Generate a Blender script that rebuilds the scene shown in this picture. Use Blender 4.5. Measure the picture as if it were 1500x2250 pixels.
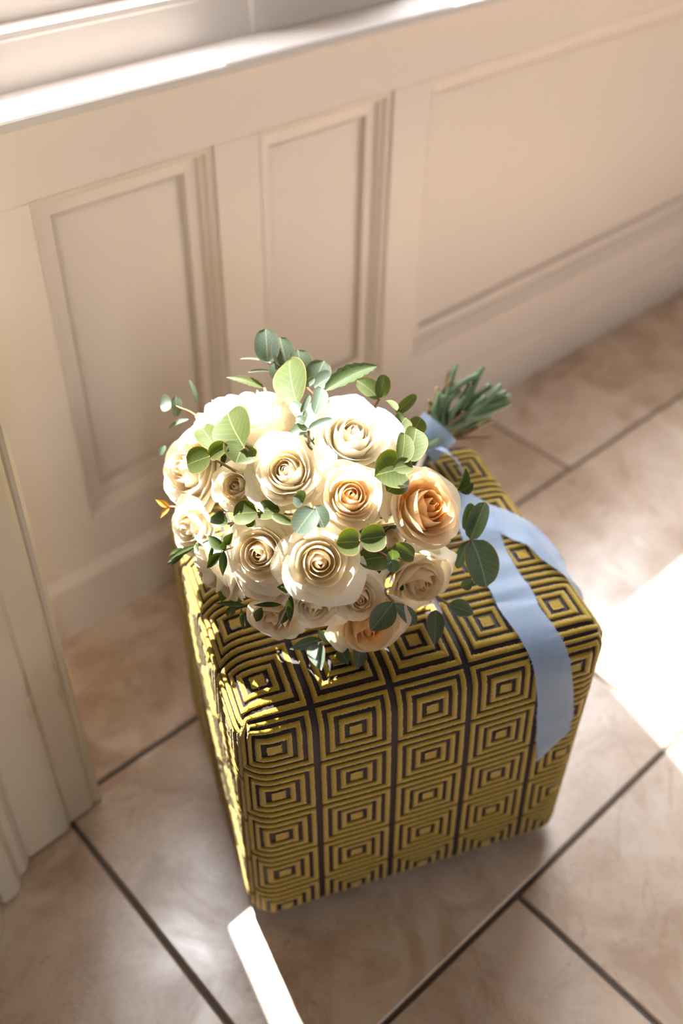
import bpy, math, random
import numpy as np
from mathutils import Vector, Matrix

# ------------------------------------------------------------------ set-up
for o in list(bpy.data.objects):
    bpy.data.objects.remove(o, do_unlink=True)
SC = bpy.context.scene
COL = SC.collection
K = 0.75            # all layout numbers below are multiplied by K to give metres
rng = np.random.default_rng(7)

# camera (layout units, z up, window wall runs along x)
CAM = np.array([0.0, 0.0, 1.3])
FPX = 2178.9
CR = np.array([[0.74010425, -0.67224149, 0.01835982],      # right
               [-0.43657882, -0.50105904, -0.7472207],     # down
               [0.51151211, 0.5450057, -0.66432232]])      # forward
cd = bpy.data.cameras.new('camera')
cd.sensor_fit = 'VERTICAL'
cd.sensor_height = 36.0
cd.lens = FPX / 2250.0 * 36.0
cam = bpy.data.objects.new('camera', cd)
COL.objects.link(cam)
mw = Matrix.Identity(4)
for i in range(3):
    mw[i][0] = CR[0][i]
    mw[i][1] = -CR[1][i]
    mw[i][2] = -CR[2][i]
    mw[i][3] = CAM[i] * K
cam.matrix_world = mw
cd.clip_start = 0.02
cd.dof.use_dof = True
cd.dof.aperture_fstop = 2.8
SC.camera = cam

# daylight
SUN_DIR = np.array([-0.27, -1.0, -1.66])
w = bpy.data.worlds.new('sky')
SC.world = w
w.use_nodes = True
bg = w.node_tree.nodes['Background']
bg.inputs[0].default_value = (0.92, 0.95, 1.0, 1)
bg.inputs[1].default_value = 6.2
sl = bpy.data.lights.new('sun', 'SUN')
sl.energy = 12.5
sl.angle = math.radians(0.6)
sl.color = (1.0, 0.965, 0.915)
so = bpy.data.objects.new('sun', sl)
COL.objects.link(so)
so.rotation_euler = Vector(SUN_DIR).to_track_quat('-Z', 'Y').to_euler()
so.location = (1, 4, 5)
SC.view_settings.view_transform = 'Standard'
SC.view_settings.look = 'None'
SC.view_settings.gamma = 1.0
SC.view_settings.use_curve_mapping = False
SC.view_settings.exposure = 1.58


def portal(name, loc, sx, sy, rot):
    """tells the renderer where the sky comes into the room"""
    l = bpy.data.lights.new(name, 'AREA')
    l.shape = 'RECTANGLE'
    l.size, l.size_y = sx * K, sy * K
    l.cycles.is_portal = True
    o = bpy.data.objects.new(name, l)
    COL.objects.link(o)
    o.location = [c * K for c in loc]
    o.rotation_euler = rot


# ------------------------------------------------------------------ helpers
PP = np.array([750.0, 1125.0])


def ray(u, v):
    d = CR.T @ np.array([(u - PP[0]) / FPX, (v - PP[1]) / FPX, 1.0])
    return d          # unit depth along the view axis


def at_z(u, v, z):
    d = ray(u, v)
    return CAM + d * ((z - CAM[2]) / d[2])


def nrm(a):
    a = np.asarray(a, float)
    return a / (np.linalg.norm(a) + 1e-12)


def mk(name, V, F, mat, parent=None, smooth=True, attrs=None, uv=None, **props):
    """one mesh object; V in layout units (world); origin moved to the middle of its base"""
    V = np.asarray(V, float).reshape(-1, 3) * K
    c = np.array([(V[:, 0].min() + V[:, 0].max()) / 2, (V[:, 1].min() + V[:, 1].max()) / 2, V[:, 2].min()])
    me = bpy.data.meshes.new(name)
    me.from_pydata((V - c).tolist(), [], [list(map(int, f)) for f in F])
    if smooth:
        me.polygons.foreach_set('use_smooth', [True] * len(me.polygons))
    if attrs:
        for an, vals in attrs.items():
            a = me.attributes.new(an, 'FLOAT', 'POINT')
            a.data.foreach_set('value', np.asarray(vals, np.float32))
    if uv is not None:
        ul = me.uv_layers.new(name='UVMap')
        li = np.zeros(len(me.loops), int)
        me.loops.foreach_get('vertex_index', li)
        ul.data.foreach_set('uv', np.asarray(uv, np.float32)[li].ravel())
    me.materials.append(mat)
    o = bpy.data.objects.new(name, me)
    COL.objects.link(o)
    set_parent(o, parent, c)
    for k, val in props.items():
        o[k] = val
    return o


WORLD = {}


def set_parent(o, parent, c):
    """c: world position (metres) of the object's origin; no rotations are used on parents"""
    WORLD[o.name] = np.array(c, float)
    if parent is not None:
        o.parent = parent
        o.location = tuple(np.array(c) - WORLD[parent.name])
    else:
        o.location = tuple(c)


def empty(name, loc, **props):
    o = bpy.data.objects.new(name, None)
    o.empty_display_size = 0.05
    COL.objects.link(o)
    set_parent(o, None, np.array(loc) * K)
    for k, val in props.items():
        o[k] = val
    return o


def grid_faces(nu, nv, off=0, closed=False):
    F = []
    for i in range(nu - 1):
        for j in range(nv if closed else nv - 1):
            j2 = (j + 1) % nv
            F.append((off + i * nv + j, off + (i + 1) * nv + j, off + (i + 1) * nv + j2, off + i * nv + j2))
    return F


def box(x0, x1, y0, y1, z0, z1, bev=0.0):
    """bevelled box as verts/faces"""
    b = bev
    if b <= 0:
        V = [(x, y, z) for x in (x0, x1) for y in (y0, y1) for z in (z0, z1)]
        F = [(0, 1, 3, 2), (4, 6, 7, 5), (0, 4, 5, 1), (2, 3, 7, 6), (0, 2, 6, 4), (1, 5, 7, 3)]
        return V, F
    V, F = [], []
    idx = {}
    xs, ys, zs = (x0, x1), (y0, y1), (z0, z1)
    sg = (1, -1)
    for i in range(2):
        for j in range(2):
            for k in range(2):
                for ax in range(3):
                    p = [xs[i] + (b * sg[i] if ax != 0 else 0), ys[j] + (b * sg[j] if ax != 1 else 0),
                         zs[k] + (b * sg[k] if ax != 2 else 0)]
                    idx[(i, j, k, ax)] = len(V)
                    V.append(tuple(p))
    for ax in range(3):
        for s in range(2):
            q = []
            for (a, c) in ((0, 0), (1, 0), (1, 1), (0, 1)):
                t = [0, 0, 0]
                o_ = [m for m in range(3) if m != ax]
                t[ax] = s
                t[o_[0]], t[o_[1]] = a, c
                q.append(idx[(t[0], t[1], t[2], ax)])
            if (s == 0) != (ax == 1):
                q = q[::-1]
            F.append(tuple(q))
    for ax in range(3):
        o_ = [m for m in range(3) if m != ax]
        for a in range(2):
            for c in range(2):
                t0, t1 = [0, 0, 0], [0, 0, 0]
                t0[o_[0]] = t1[o_[0]] = a
                t0[o_[1]] = t1[o_[1]] = c
                t1[ax] = 1
                q = (idx[(*t0, o_[0])], idx[(*t1, o_[0])], idx[(*t1, o_[1])], idx[(*t0, o_[1])])
                F.append(q if (a + c + (ax == 1)) % 2 == 0 else q[::-1])
    for i in range(2):
        for j in range(2):
            for k in range(2):
                q = (idx[(i, j, k, 0)], idx[(i, j, k, 1)], idx[(i, j, k, 2)])
                F.append(q if (i + j + k) % 2 == 1 else q[::-1])
    return V, F


def join(*parts):
    V, F = [], []
    for v, f in parts:
        n = len(V)
        V += [tuple(p) for p in v]
        F += [tuple(i + n for i in g) for g in f]
    return V, F


def tube(P, R, n=8, cap=True):
    P = [np.array(p, float) for p in P]
    m = len(P)
    R = [R] * m if np.isscalar(R) else R
    V, F = [], []
    ref = np.array([0.31, 0.2, 0.93])
    for i in range(m):
        t = nrm(P[min(i + 1, m - 1)] - P[max(i - 1, 0)])
        a = nrm(np.cross(t, ref))
        b = np.cross(t, a)
        for j in range(n):
            an = 2 * math.pi * j / n
            V.append(P[i] + R[i] * (math.cos(an) * a + math.sin(an) * b))
    F = grid_faces(m, n, 0, True)
    if cap:
        F.append(tuple(range(n)))
        F.append(tuple(range((m - 1) * n, m * n))[::-1])
    return V, F


def spline(P, n):
    P = [np.array(p, float) for p in P]
    Q = [2 * P[0] - P[1]] + P + [2 * P[-1] - P[-2]]
    out = []
    m = len(P) - 1
    for k in range(n):
        x = k / (n - 1) * m
        i = min(int(x), m - 1)
        t = x - i
        a, b, c, d = Q[i], Q[i + 1], Q[i + 2], Q[i + 3]
        out.append(0.5 * (2 * b + (c - a) * t + (2 * a - 5 * b + 4 * c - d) * t * t + (3 * b - a - 3 * c + d) * t ** 3))
    return out


def extrude_profile(pts, axis, a0, a1, closed=True):
    """2D profile pts extruded along axis ('x' -> pts are (y,z); 'z' -> pts are (x,y))"""
    V, F = [], []
    for a in (a0, a1):
        for p in pts:
            V.append((a, p[0], p[1]) if axis == 'x' else (p[0], p[1], a))
    n = len(pts)
    for i in range(n if closed else n - 1):
        j = (i + 1) % n
        F.append((i, j, n + j, n + i))
    if closed:
        F.append(tuple(range(n))[::-1])
        F.append(tuple(range(n, 2 * n)))
    return V, F


# ------------------------------------------------------------------ materials
def newmat(name):
    m = bpy.data.materials.new(name)
    m.use_nodes = True
    nt = m.node_tree
    b = nt.nodes['Principled BSDF']
    return m, nt, b


def N(nt, typ, **kw):
    n = nt.nodes.new(typ)
    for k, v in kw.items():
        if k.startswith('i_'):
            n.inputs[k[2:]].default_value = v
        else:
            setattr(n, k, v)
    return n


def noise(nt, vec, scale, detail=4, rough=0.55, dist=0.0):
    n = N(nt, 'ShaderNodeTexNoise')
    n.inputs['Scale'].default_value = scale
    n.inputs['Detail'].default_value = detail
    n.inputs['Roughness'].default_value = rough
    n.inputs['Distortion'].default_value = dist
    if vec is not None:
        nt.links.new(vec, n.inputs['Vector'])
    return n


def ramp(nt, fac, stops):
    r = N(nt, 'ShaderNodeValToRGB')
    e = r.color_ramp.elements
    while len(e) < len(stops):
        e.new(0.5)
    for i, (p, c) in enumerate(stops):
        e[i].position = p
        e[i].color = (*c, 1) if len(c) == 3 else c
    nt.links.new(fac, r.inputs[0])
    return r


def mixc(nt, fac, a, b, mode='MIX'):
    m = N(nt, 'ShaderNodeMix', data_type='RGBA', blend_type=mode)
    for s, val in ((0, fac), (6, a), (7, b)):
        if isinstance(val, (int, float)):
            m.inputs[s].default_value = val
        elif isinstance(val, tuple):
            m.inputs[s].default_value = (*val, 1)
        else:
            nt.links.new(val, m.inputs[s])
    return m.outputs[2]


def bump(nt, b, h, strength, dist):
    n = N(nt, 'ShaderNodeBump')
    n.inputs['Strength'].default_value = strength
    n.inputs['Distance'].default_value = dist
    nt.links.new(h, n.inputs['Height'])
    nt.links.new(n.outputs[0], b.inputs['Normal'])


def mat_paint(name, col, worn=False, rough=0.38):
    m, nt, b = newmat(name)
    tc = N(nt, 'ShaderNodeNewGeometry')
    n1 = noise(nt, tc.outputs['Position'], 5, 5)
    c = mixc(nt, n1.outputs[0], tuple(x * 0.97 for x in col), tuple(min(1, x * 1.03) for x in col))
    if worn:
        mp = N(nt, 'ShaderNodeMapping')
        mp.inputs['Scale'].default_value = (34, 34, 7)
        nt.links.new(tc.outputs['Position'], mp.inputs[0])
        n2 = noise(nt, mp.outputs[0], 1.0, 6, 0.6)
        chips = ramp(nt, n2.outputs[0], [(0.64, (0, 0, 0)), (0.70, (0.8, 0.8, 0.8))])
        c = mixc(nt, chips.outputs[0], c, (0.30, 0.27, 0.235))
        n3 = noise(nt, mp.outputs[0], 0.5, 3)
        ye = ramp(nt, n3.outputs[0], [(0.48, (0, 0, 0)), (0.68, (0.6, 0.6, 0.6))])
        c = mixc(nt, ye.outputs[0], c, (0.60, 0.49, 0.27))
    nt.links.new(c, b.inputs['Base Color'])
    b.inputs['Roughness'].default_value = rough
    n4 = noise(nt, tc.outputs['Position'], 60, 3)
    bump(nt, b, n4.outputs[0], 0.12, 0.002)
    return m


M_paint = mat_paint('cream_paint', (0.73, 0.645, 0.56))
M_paint_w = mat_paint('white_sill_paint', (0.62, 0.565, 0.52), rough=0.6)
M_jamb = mat_paint('worn_cream_paint', (0.56, 0.485, 0.385), worn=True)
M_room = mat_paint('brown_room_paint', (0.12, 0.085, 0.06), rough=0.7)
M_ceil = mat_paint('ceiling_paint', (0.20, 0.16, 0.125), rough=0.7)


def mat_tile():
    m, nt, b = newmat('travertine')
    g = N(nt, 'ShaderNodeNewGeometry')
    oi = N(nt, 'ShaderNodeObjectInfo')
    ad = N(nt, 'ShaderNodeVectorMath', operation='ADD')
    sc = N(nt, 'ShaderNodeVectorMath', operation='SCALE')
    sc.inputs[3].default_value = 9.0
    nt.links.new(oi.outputs['Random'], sc.inputs[0])
    nt.links.new(g.outputs['Position'], ad.inputs[0])
    nt.links.new(sc.outputs[0], ad.inputs[1])
    p = ad.outputs[0]
    n1 = noise(nt, p, 3.2, 6, 0.6, 0.5)
    c1 = ramp(nt, n1.outputs[0], [(0.30, (0.42, 0.285, 0.185)), (0.46, (0.56, 0.43, 0.325)), (0.62, (0.66, 0.555, 0.465))])
    n2 = noise(nt, p, 13, 7, 0.68, 0.7)
    c2 = ramp(nt, n2.outputs[0], [(0.36, (0.66, 0.55, 0.44)), (0.56, (1.06, 1.06, 1.06))])
    c = mixc(nt, 0.8, c1.outputs[0], c2.outputs[0], 'MULTIPLY')
    n3 = noise(nt, p, 55, 4, 0.6)
    pits = ramp(nt, n3.outputs[0], [(0.27, (0.8, 0.8, 0.8)), (0.35, (0, 0, 0))])
    c = mixc(nt, pits.outputs[0], c, (0.36, 0.27, 0.20))
    # hairline veins
    n5 = noise(nt, p, 2.1, 5, 0.6, 1.2)
    vein = ramp(nt, n5.outputs[0], [(0.492, (0, 0, 0)), (0.50, (0.5, 0.5, 0.5)), (0.508, (0, 0, 0))])
    c = mixc(nt, vein.outputs[0], c, (0.42, 0.29, 0.20))
    nt.links.new(c, b.inputs['Base Color'])
    rr = ramp(nt, n2.outputs[0], [(0.3, (0.34, 0.34, 0.34)), (0.7, (0.20, 0.20, 0.20))])
    nt.links.new(rr.outputs[0], b.inputs['Roughness'])
    b.inputs['Specular IOR Level'].default_value = 1.0
    bump(nt, b, n2.outputs[0], 0.10, 0.003)
    return m


M_tile = mat_tile()


def mat_plain(name, col, rough=0.6, bumpscale=0, **kw):
    m, nt, b = newmat(name)
    g = N(nt, 'ShaderNodeNewGeometry')
    n1 = noise(nt, g.outputs['Position'], 40, 3)
    c = mixc(nt, n1.outputs[0], tuple(x * 0.85 for x in col), tuple(min(1, x * 1.12) for x in col))
    nt.links.new(c, b.inputs['Base Color'])
    b.inputs['Roughness'].default_value = rough
    if bumpscale:
        n2 = noise(nt, g.outputs['Position'], bumpscale, 3)
        bump(nt, b, n2.outputs[0], 0.4, 0.002)
    return m


M_grout = mat_plain('brown_grout', (0.115, 0.09, 0.072), 0.85, 300)
M_foot = mat_plain('black_lacquer', (0.012, 0.011, 0.011), 0.4)


def mat_velvet():
    m, nt, b = newmat('olive_gold_velvet')
    g = N(nt, 'ShaderNodeNewGeometry')
    n1 = noise(nt, g.outputs['Position'], 700, 2, 0.7)
    n2 = noise(nt, g.outputs['Position'], 22, 3)
    c = mixc(nt, n1.outputs[0], (0.22, 0.130, 0.007), (0.48, 0.310, 0.032))
    c = mixc(nt, n2.outputs[0], c, (0.39, 0.25, 0.022))
    nt.links.new(c, b.inputs['Base Color'])
    b.inputs['Roughness'].default_value = 0.75
    b.inputs['Specular IOR Level'].default_value = 0.25
    b.inputs['Sheen Weight'].default_value = 0.55
    b.inputs['Sheen Roughness'].default_value = 0.42
    b.inputs['Sheen Tint'].default_value = (1.0, 0.95, 0.74, 1)
    bump(nt, b, n1.outputs[0], 0.9, 0.0015)
    return m


def mat_ground():
    m, nt, b = newmat('aubergine_satin')
    g = N(nt, 'ShaderNodeNewGeometry')
    n1 = noise(nt, g.outputs['Position'], 900, 2)
    c = mixc(nt, n1.outputs[0], (0.013, 0.007, 0.008), (0.030, 0.017, 0.019))
    nt.links.new(c, b.inputs['Base Color'])
    b.inputs['Roughness'].default_value = 0.55
    b.inputs['Specular IOR Level'].default_value = 0.2
    b.inputs['Sheen Weight'].default_value = 0.04
    b.inputs['Sheen Tint'].default_value = (0.8, 0.72, 0.9, 1)
    bump(nt, b, n1.outputs[0], 0.4, 0.0006)
    return m


M_velvet = mat_velvet()
M_ground = mat_ground()


def mat_thin(name, build, trans=0.35, rough=0.5, spec=0.3, sheen=0.0, tcol=None):
    """thin sheet that passes light: front reflectance mixed with translucency"""
    m, nt, b = newmat(name)
    c, extra = build(nt)
    nt.links.new(c, b.inputs['Base Color'])
    b.inputs['Roughness'].default_value = rough
    b.inputs['Specular IOR Level'].default_value = spec
    b.inputs['Sheen Weight'].default_value = sheen
    t = N(nt, 'ShaderNodeBsdfTranslucent')
    if tcol is None:
        nt.links.new(c, t.inputs[0])
    else:
        nt.links.new(mixc(nt, 1.0, c, tcol, 'MULTIPLY'), t.inputs[0])
    mx = N(nt, 'ShaderNodeMixShader')
    mx.inputs[0].default_value = trans
    nt.links.new(b.outputs[0], mx.inputs[1])
    nt.links.new(t.outputs[0], mx.inputs[2])
    nt.links.new(mx.outputs[0], nt.nodes['Material Output'].inputs[0])
    if extra is not None:
        bump(nt, b, extra, 0.25, 0.0012)
    return m


def b_petal(nt):
    a = N(nt, 'ShaderNodeAttribute', attribute_name='warm')
    r = ramp(nt, a.outputs['Fac'], [(0.0, (0.94, 0.915, 0.845)), (0.3, (0.94, 0.87, 0.72)), (0.65, (0.93, 0.74, 0.47)), (1.0, (0.93, 0.60, 0.26))])
    g = N(nt, 'ShaderNodeTexCoord')
    mp = N(nt, 'ShaderNodeMapping')
    mp.inputs['Scale'].default_value = (40, 3, 1)
    nt.links.new(g.outputs['UV'], mp.inputs[0])
    n = noise(nt, mp.outputs[0], 1.0, 3)
    c = mixc(nt, 0.10, r.outputs[0], n.outputs[0], 'MULTIPLY')
    return c, n.outputs[0]


M_petal = mat_thin('ivory_rose_petal', b_petal, trans=0.42, rough=0.5, spec=0.35, sheen=0.15, tcol=(1.0, 0.93, 0.78))


def leafmat(name, c0, c1, rim, vein, trans=0.34, tcol=(1.0, 1.15, 0.14), rough=0.5):
    def bld(nt):
        tc = N(nt, 'ShaderNodeTexCoord')
        sp = N(nt, 'ShaderNodeSeparateXYZ')
        nt.links.new(tc.outputs['UV'], sp.inputs[0])
        g = N(nt, 'ShaderNodeNewGeometry')
        n1 = noise(nt, g.outputs['Position'], 60, 4)
        c = mixc(nt, n1.outputs[0], c0, c1)
        ab = N(nt, 'ShaderNodeMath', operation='ABSOLUTE')
        nt.links.new(sp.outputs[0], ab.inputs[0])
        mid = ramp(nt, ab.outputs[0], [(0.0, (1, 1, 1)), (0.045, (0, 0, 0))])
        # side veins: stripes of (t - 0.5|s|)
        ma = N(nt, 'ShaderNodeMath', operation='MULTIPLY_ADD')
        ma.inputs[1].default_value = -0.35
        nt.links.new(ab.outputs[0], ma.inputs[0])
        nt.links.new(sp.outputs[1], ma.inputs[2])
        mu = N(nt, 'ShaderNodeMath', operation='MULTIPLY')
        mu.inputs[1].default_value = 7.0
        nt.links.new(ma.outputs[0], mu.inputs[0])
        fr = N(nt, 'ShaderNodeMath', operation='FRACT')
        nt.links.new(mu.outputs[0], fr.inputs[0])
        sv = ramp(nt, fr.outputs[0], [(0.44, (0, 0, 0)), (0.5, (0.35, 0.35, 0.35)), (0.56, (0, 0, 0))])
        c = mixc(nt, sv.outputs[0], c, vein)
        c = mixc(nt, mid.outputs[0], c, vein)
        a = N(nt, 'ShaderNodeAttribute', attribute_name='rim')
        rr = ramp(nt, a.outputs['Fac'], [(0.80, (0, 0, 0)), (0.97, (0.75, 0.75, 0.75))])
        c = mixc(nt, rr.outputs[0], c, rim)
        return c, n1.outputs[0]
    return mat_thin(name, bld, trans=trans, rough=rough, spec=0.28, tcol=tcol)


M_euc = leafmat('silver_dollar_leaf', (0.070, 0.105, 0.080), (0.125, 0.165, 0.130), (0.40, 0.20, 0.10), (0.30, 0.33, 0.24))
M_eucg = leafmat('green_gum_leaf', (0.062, 0.085, 0.028), (0.105, 0.130, 0.044), (0.45, 0.24, 0.08), (0.24, 0.27, 0.13), trans=0.42)
M_rusc = leafmat('dark_ruscus_leaf', (0.034, 0.055, 0.017), (0.06, 0.085, 0.026), (0.09, 0.12, 0.04), (0.11, 0.15, 0.06), trans=0.25)
M_aut = leafmat('amber_leaf', (0.55, 0.27, 0.04), (0.62, 0.36, 0.08), (0.40, 0.12, 0.03), (0.6, 0.4, 0.12), trans=0.4, tcol=(1, 0.8, 0.3))
M_stem = mat_plain('green_stem', (0.115, 0.180, 0.085), 0.5, 200)
M_stem2 = mat_plain('brown_twig', (0.26, 0.15, 0.075), 0.6, 200)
M_stem3 = mat_plain('straw_stem', (0.36, 0.28, 0.10), 0.6, 200)
M_pearl = mat_plain('pearl', (0.80, 0.70, 0.62), 0.2)


def mat_ribbon():
    m, nt, b = newmat('pale_blue_silk')
    tc = N(nt, 'ShaderNodeTexCoord')
    mp = N(nt, 'ShaderNodeMapping')
    mp.inputs['Scale'].default_value = (90, 900, 1)
    nt.links.new(tc.outputs['UV'], mp.inputs[0])
    n = noise(nt, mp.outputs[0], 1.0, 2)
    c = mixc(nt, n.outputs[0], (0.30, 0.435, 0.66), (0.41, 0.54, 0.75))
    nt.links.new(c, b.inputs['Base Color'])
    b.inputs['Roughness'].default_value = 0.42
    b.inputs['Sheen Weight'].default_value = 0.3
    t = N(nt, 'ShaderNodeBsdfTranslucent')
    nt.links.new(c, t.inputs[0])
    mx = N(nt, 'ShaderNodeMixShader')
    mx.inputs[0].default_value = 0.25
    nt.links.new(b.outputs[0], mx.inputs[1])
    nt.links.new(t.outputs[0], mx.inputs[2])
    tr = N(nt, 'ShaderNodeBsdfTransparent')
    m2 = N(nt, 'ShaderNodeMixShader')
    m2.inputs[0].default_value = 0.26
    nt.links.new(mx.outputs[0], m2.inputs[1])
    nt.links.new(tr.outputs[0], m2.inputs[2])
    nt.links.new(m2.outputs[0], nt.nodes['Material Output'].inputs[0])
    bump(nt, b, n.outputs[0], 0.2, 0.0008)
    return m


M_rib = mat_ribbon()


def mat_glass():
    m, nt, b = newmat('window_glass')
    nt.nodes.remove(b)
    tr = N(nt, 'ShaderNodeBsdfTransparent')
    gl = N(nt, 'ShaderNodeBsdfGlossy')
    gl.inputs['Roughness'].default_value = 0.02
    mx = N(nt, 'ShaderNodeMixShader')
    mx.inputs[0].default_value = 0.05
    nt.links.new(tr.outputs[0], mx.inputs[1])
    nt.links.new(gl.outputs[0], mx.inputs[2])
    nt.links.new(mx.outputs[0], nt.nodes['Material Output'].inputs[0])
    return m


M_glass = mat_glass()

# ------------------------------------------------------------------ floor
WY = 1.148           # plane of the window wall
RX0, RX1, RY0, RZ1 = -2.4, 3.3, -2.6, 3.3
fl = mk('floor', *box(RX0, RX1, RY0, WY + 0.15, -0.06, -0.004), M_grout, None, smooth=False, kind='structure',
        label='stone tile floor with dark grout', category='floor')
TX, TY, GR = 0.798, 0.5345, 0.0075
tile_mesh = {}


def tile(x0, x1, y0, y1):
    key = (round(x1 - x0, 3), round(y1 - y0, 3))
    cx, cy = (x0 + x1) / 2, (y0 + y1) / 2
    if key not in tile_mesh:
        g = GR / 2
        V, F = box(x0 + g, x1 - g, y0 + g, y1 - g, -0.012, 0.0, 0.0022)
        o = mk('tile', V, F, M_tile, fl, smooth=False)
        tile_mesh[key] = o.data
    else:
        o = bpy.data.objects.new('tile', tile_mesh[key])
        COL.objects.link(o)
        set_parent(o, fl, np.array([cx, cy, -0.012]) * K)
    return o


yb = [0.8535 - TY * k for k in range(0, 7)]
rows = [(0.8535, WY + 0.06, 0.655)] + [(yb[k + 1], yb[k], 0.25 if k % 2 == 0 else 0.649) for k in range(6)]
for (y0, y1, jx) in rows:
    if y0 < RY0:
        continue
    x = jx - 4 * TX
    while x < RX1:
        x0, x1 = max(x, RX0), min(x + TX, RX1)
        if x1 - x0 > 0.03:
            tile(x0, x1, y0, y1)
        x += TX

# ------------------------------------------------------------------ window wall
wall = empty('wall_back', (1.3, WY, 0), kind='structure', label='cream panelled wall under the window sill', category='wall')
WX0, WX1 = 0.24, 3.3
SILL = 0.885
PZ0, PZ1 = 0.210, 0.750
panels = [(0.522, 0.812), (0.894, 1.172), (1.263, 2.42), (2.51, 2.79)]
PROF = [(0, 0), (0.0015, 0.006), (0.0040, 0.006), (0.0095, 0.0085), (0.0120, 0.0150), (0.0170, 0.0185), (0.0180, 0.0245), (0.0370, 0.0255),
        (0.0380, 0.0345), (0.0405, 0.0385), (0.0440, 0.0385), (0.0465, 0.0355), (0.048, 0.0355)]


def panel(x0, x1, z0, z1):
    V, F = [], []
    for (ins, dep) in PROF:
        V += [(x0 + ins, WY + dep, z0 + ins), (x1 - ins, WY + dep, z0 + ins), (x1 - ins, WY + dep, z1 - ins), (x0 + ins, WY + dep, z1 - ins)]
    F = grid_faces(len(PROF), 4, 0, True)
    n = len(V)
    mo = mk('panel_moulding', V, F, M_paint, wall, smooth=False)
    i, d = PROF[-1]
    mk('panel_field', *box(x0 + i - 0.004, x1 - i + 0.004, WY + d, WY + d + 0.02, z0 + i - 0.004, z1 - i + 0.004), M_paint, wall, smooth=False)


for p in panels:
    panel(p[0], p[1], PZ0, PZ1)
TH = 0.05
bb = 0.0009
mk('bottom_rail', *box(WX0, WX1, WY, WY + TH, 0.0, PZ0, bb), M_paint, wall, smooth=False)
mk('top_rail', *box(WX0, WX1, WY, WY + TH, PZ1, SILL - 0.01, bb), M_paint, wall, smooth=False)
edges = [WX0] + [e for p in panels for e in p] + [WX1]
for i in range(0, len(edges), 2):
    mk('stile', *box(edges[i], edges[i + 1], WY, WY + TH, PZ0, PZ1, bb), M_paint, wall, smooth=False)
mk('backing', *box(WX0, WX1, WY + TH, WY + 0.2, 0, SILL - 0.012), M_paint, wall, smooth=False)

sk = [(WY + 0.001, 0.0), (WY - 0.016, 0.0), (WY - 0.016, 0.100), (WY - 0.0145, 0.108), (WY - 0.010, 0.1135), (WY - 0.006, 0.116), (WY - 0.004, 0.120),
      (WY + 0.001, 0.123)]
mk('baseboard_back', *extrude_profile(sk, 'x', WX0, WX1), M_paint, None, smooth=False, kind='structure',
   label='low cream skirting board along the panelled wall', category='baseboard')

# sill with a rounded nose and a moulding beneath
yf = 1.074
nose = [(yf + 0.008 - 0.008 * math.sin(a), SILL - 0.008 + 0.008 * math.cos(a)) for a in np.linspace(0, math.pi / 2, 5)]
nose += [(yf, SILL - 0.012), (yf + 0.002, SILL - 0.0155), (yf + 0.012, SILL - 0.0165), (yf + 0.026, SILL - 0.017), (yf + 0.030, SILL - 0.021), (yf + 0.036, SILL - 0.0275),
         (yf + 0.050, SILL - 0.0315), (yf + 0.056, SILL - 0.034), (yf + 0.068, SILL - 0.0345), (WY + 0.02, SILL - 0.0345), (WY + 0.02, SILL)]
mk('trim_1', *extrude_profile(nose, 'x', WX0, WX1), M_paint_w, None, smooth=False, kind='structure',
   label='pale window sill with sun lying along it', category='sill')

WTOP = 2.4
GLY = 1.232


def window(name, x0, x1, label):
    """opening x0..x1; sloping inner ledge, sash and glass"""
    e = empty(name, ((x0 + x1) / 2, GLY, SILL), kind='structure', label=label, category='window')
    st = 0.055
    # sloped board + bead
    pr = [(WY + 0.004, SILL - 0.002), (WY + 0.006, SILL + 0.004), (WY + 0.014, SILL + 0.050), (WY + 0.0125, SILL + 0.054), (WY + 0.0150, SILL + 0.060),
          (WY + 0.060, SILL + 0.060), (WY + 0.060, SILL - 0.002)]
    mk('sloped_board', *extrude_profile(pr, 'x', x0, x1), M_paint_w, e, smooth=False)
    mk('bottom_rail', *box(x0 + 0.002, x1 - 0.002, WY + 0.054, GLY + 0.025, SILL + 0.03, SILL + 0.098, 0.003), M_paint_w, e, smooth=False)
    mk('sash_stile', *box(x0, x0 + st, WY + 0.056, GLY + 0.024, SILL + 0.02, WTOP, 0.003), M_paint_w, e, smooth=False)
    mk('sash_stile', *box(x1 - st, x1, WY + 0.056, GLY + 0.024, SILL + 0.02, WTOP, 0.003), M_paint_w, e, smooth=False)
    mk('pane', *box(x0 + st - 0.004, x1 - st + 0.004, GLY, GLY + 0.004, SILL + 0.094, WTOP), M_glass, e, smooth=False)
    return e


W1 = (0.452, 0.890)
W2 = (1.195, 2.95)
window('window_1', *W1, label='tall sash window above the sunlit stretch of sill')
w2 = window('window_2', *W2, label='second tall sash window out of view on the right')
lift = [(1.455, GLY - 0.03, SILL + 0.085), (1.455, GLY - 0.05, SILL + 0.11), (1.475, GLY - 0.05, SILL + 0.11), (1.475, GLY - 0.03, SILL + 0.085)]
mk('sash_lift', *tube(lift, 0.005), M_paint_w, w2)
# piers and lintel
pw = empty('wall_window_piers', (1.0, WY, SILL), kind='structure', label='plain cream wall between the windows', category='wall')
for (a, b) in ((WX0, W1[0]), (W1[1], W2[0]), (W2[1], WX1)):
    mk('pier', *box(a, b, WY + 0.002, WY + 0.20, SILL - 0.005, WTOP, 0.004), M_paint_w, pw, smooth=False)
mk('lintel', *box(WX0, WX1, WY + 0.002, WY + 0.20, WTOP, RZ1), M_paint_w, pw, smooth=False)

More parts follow.
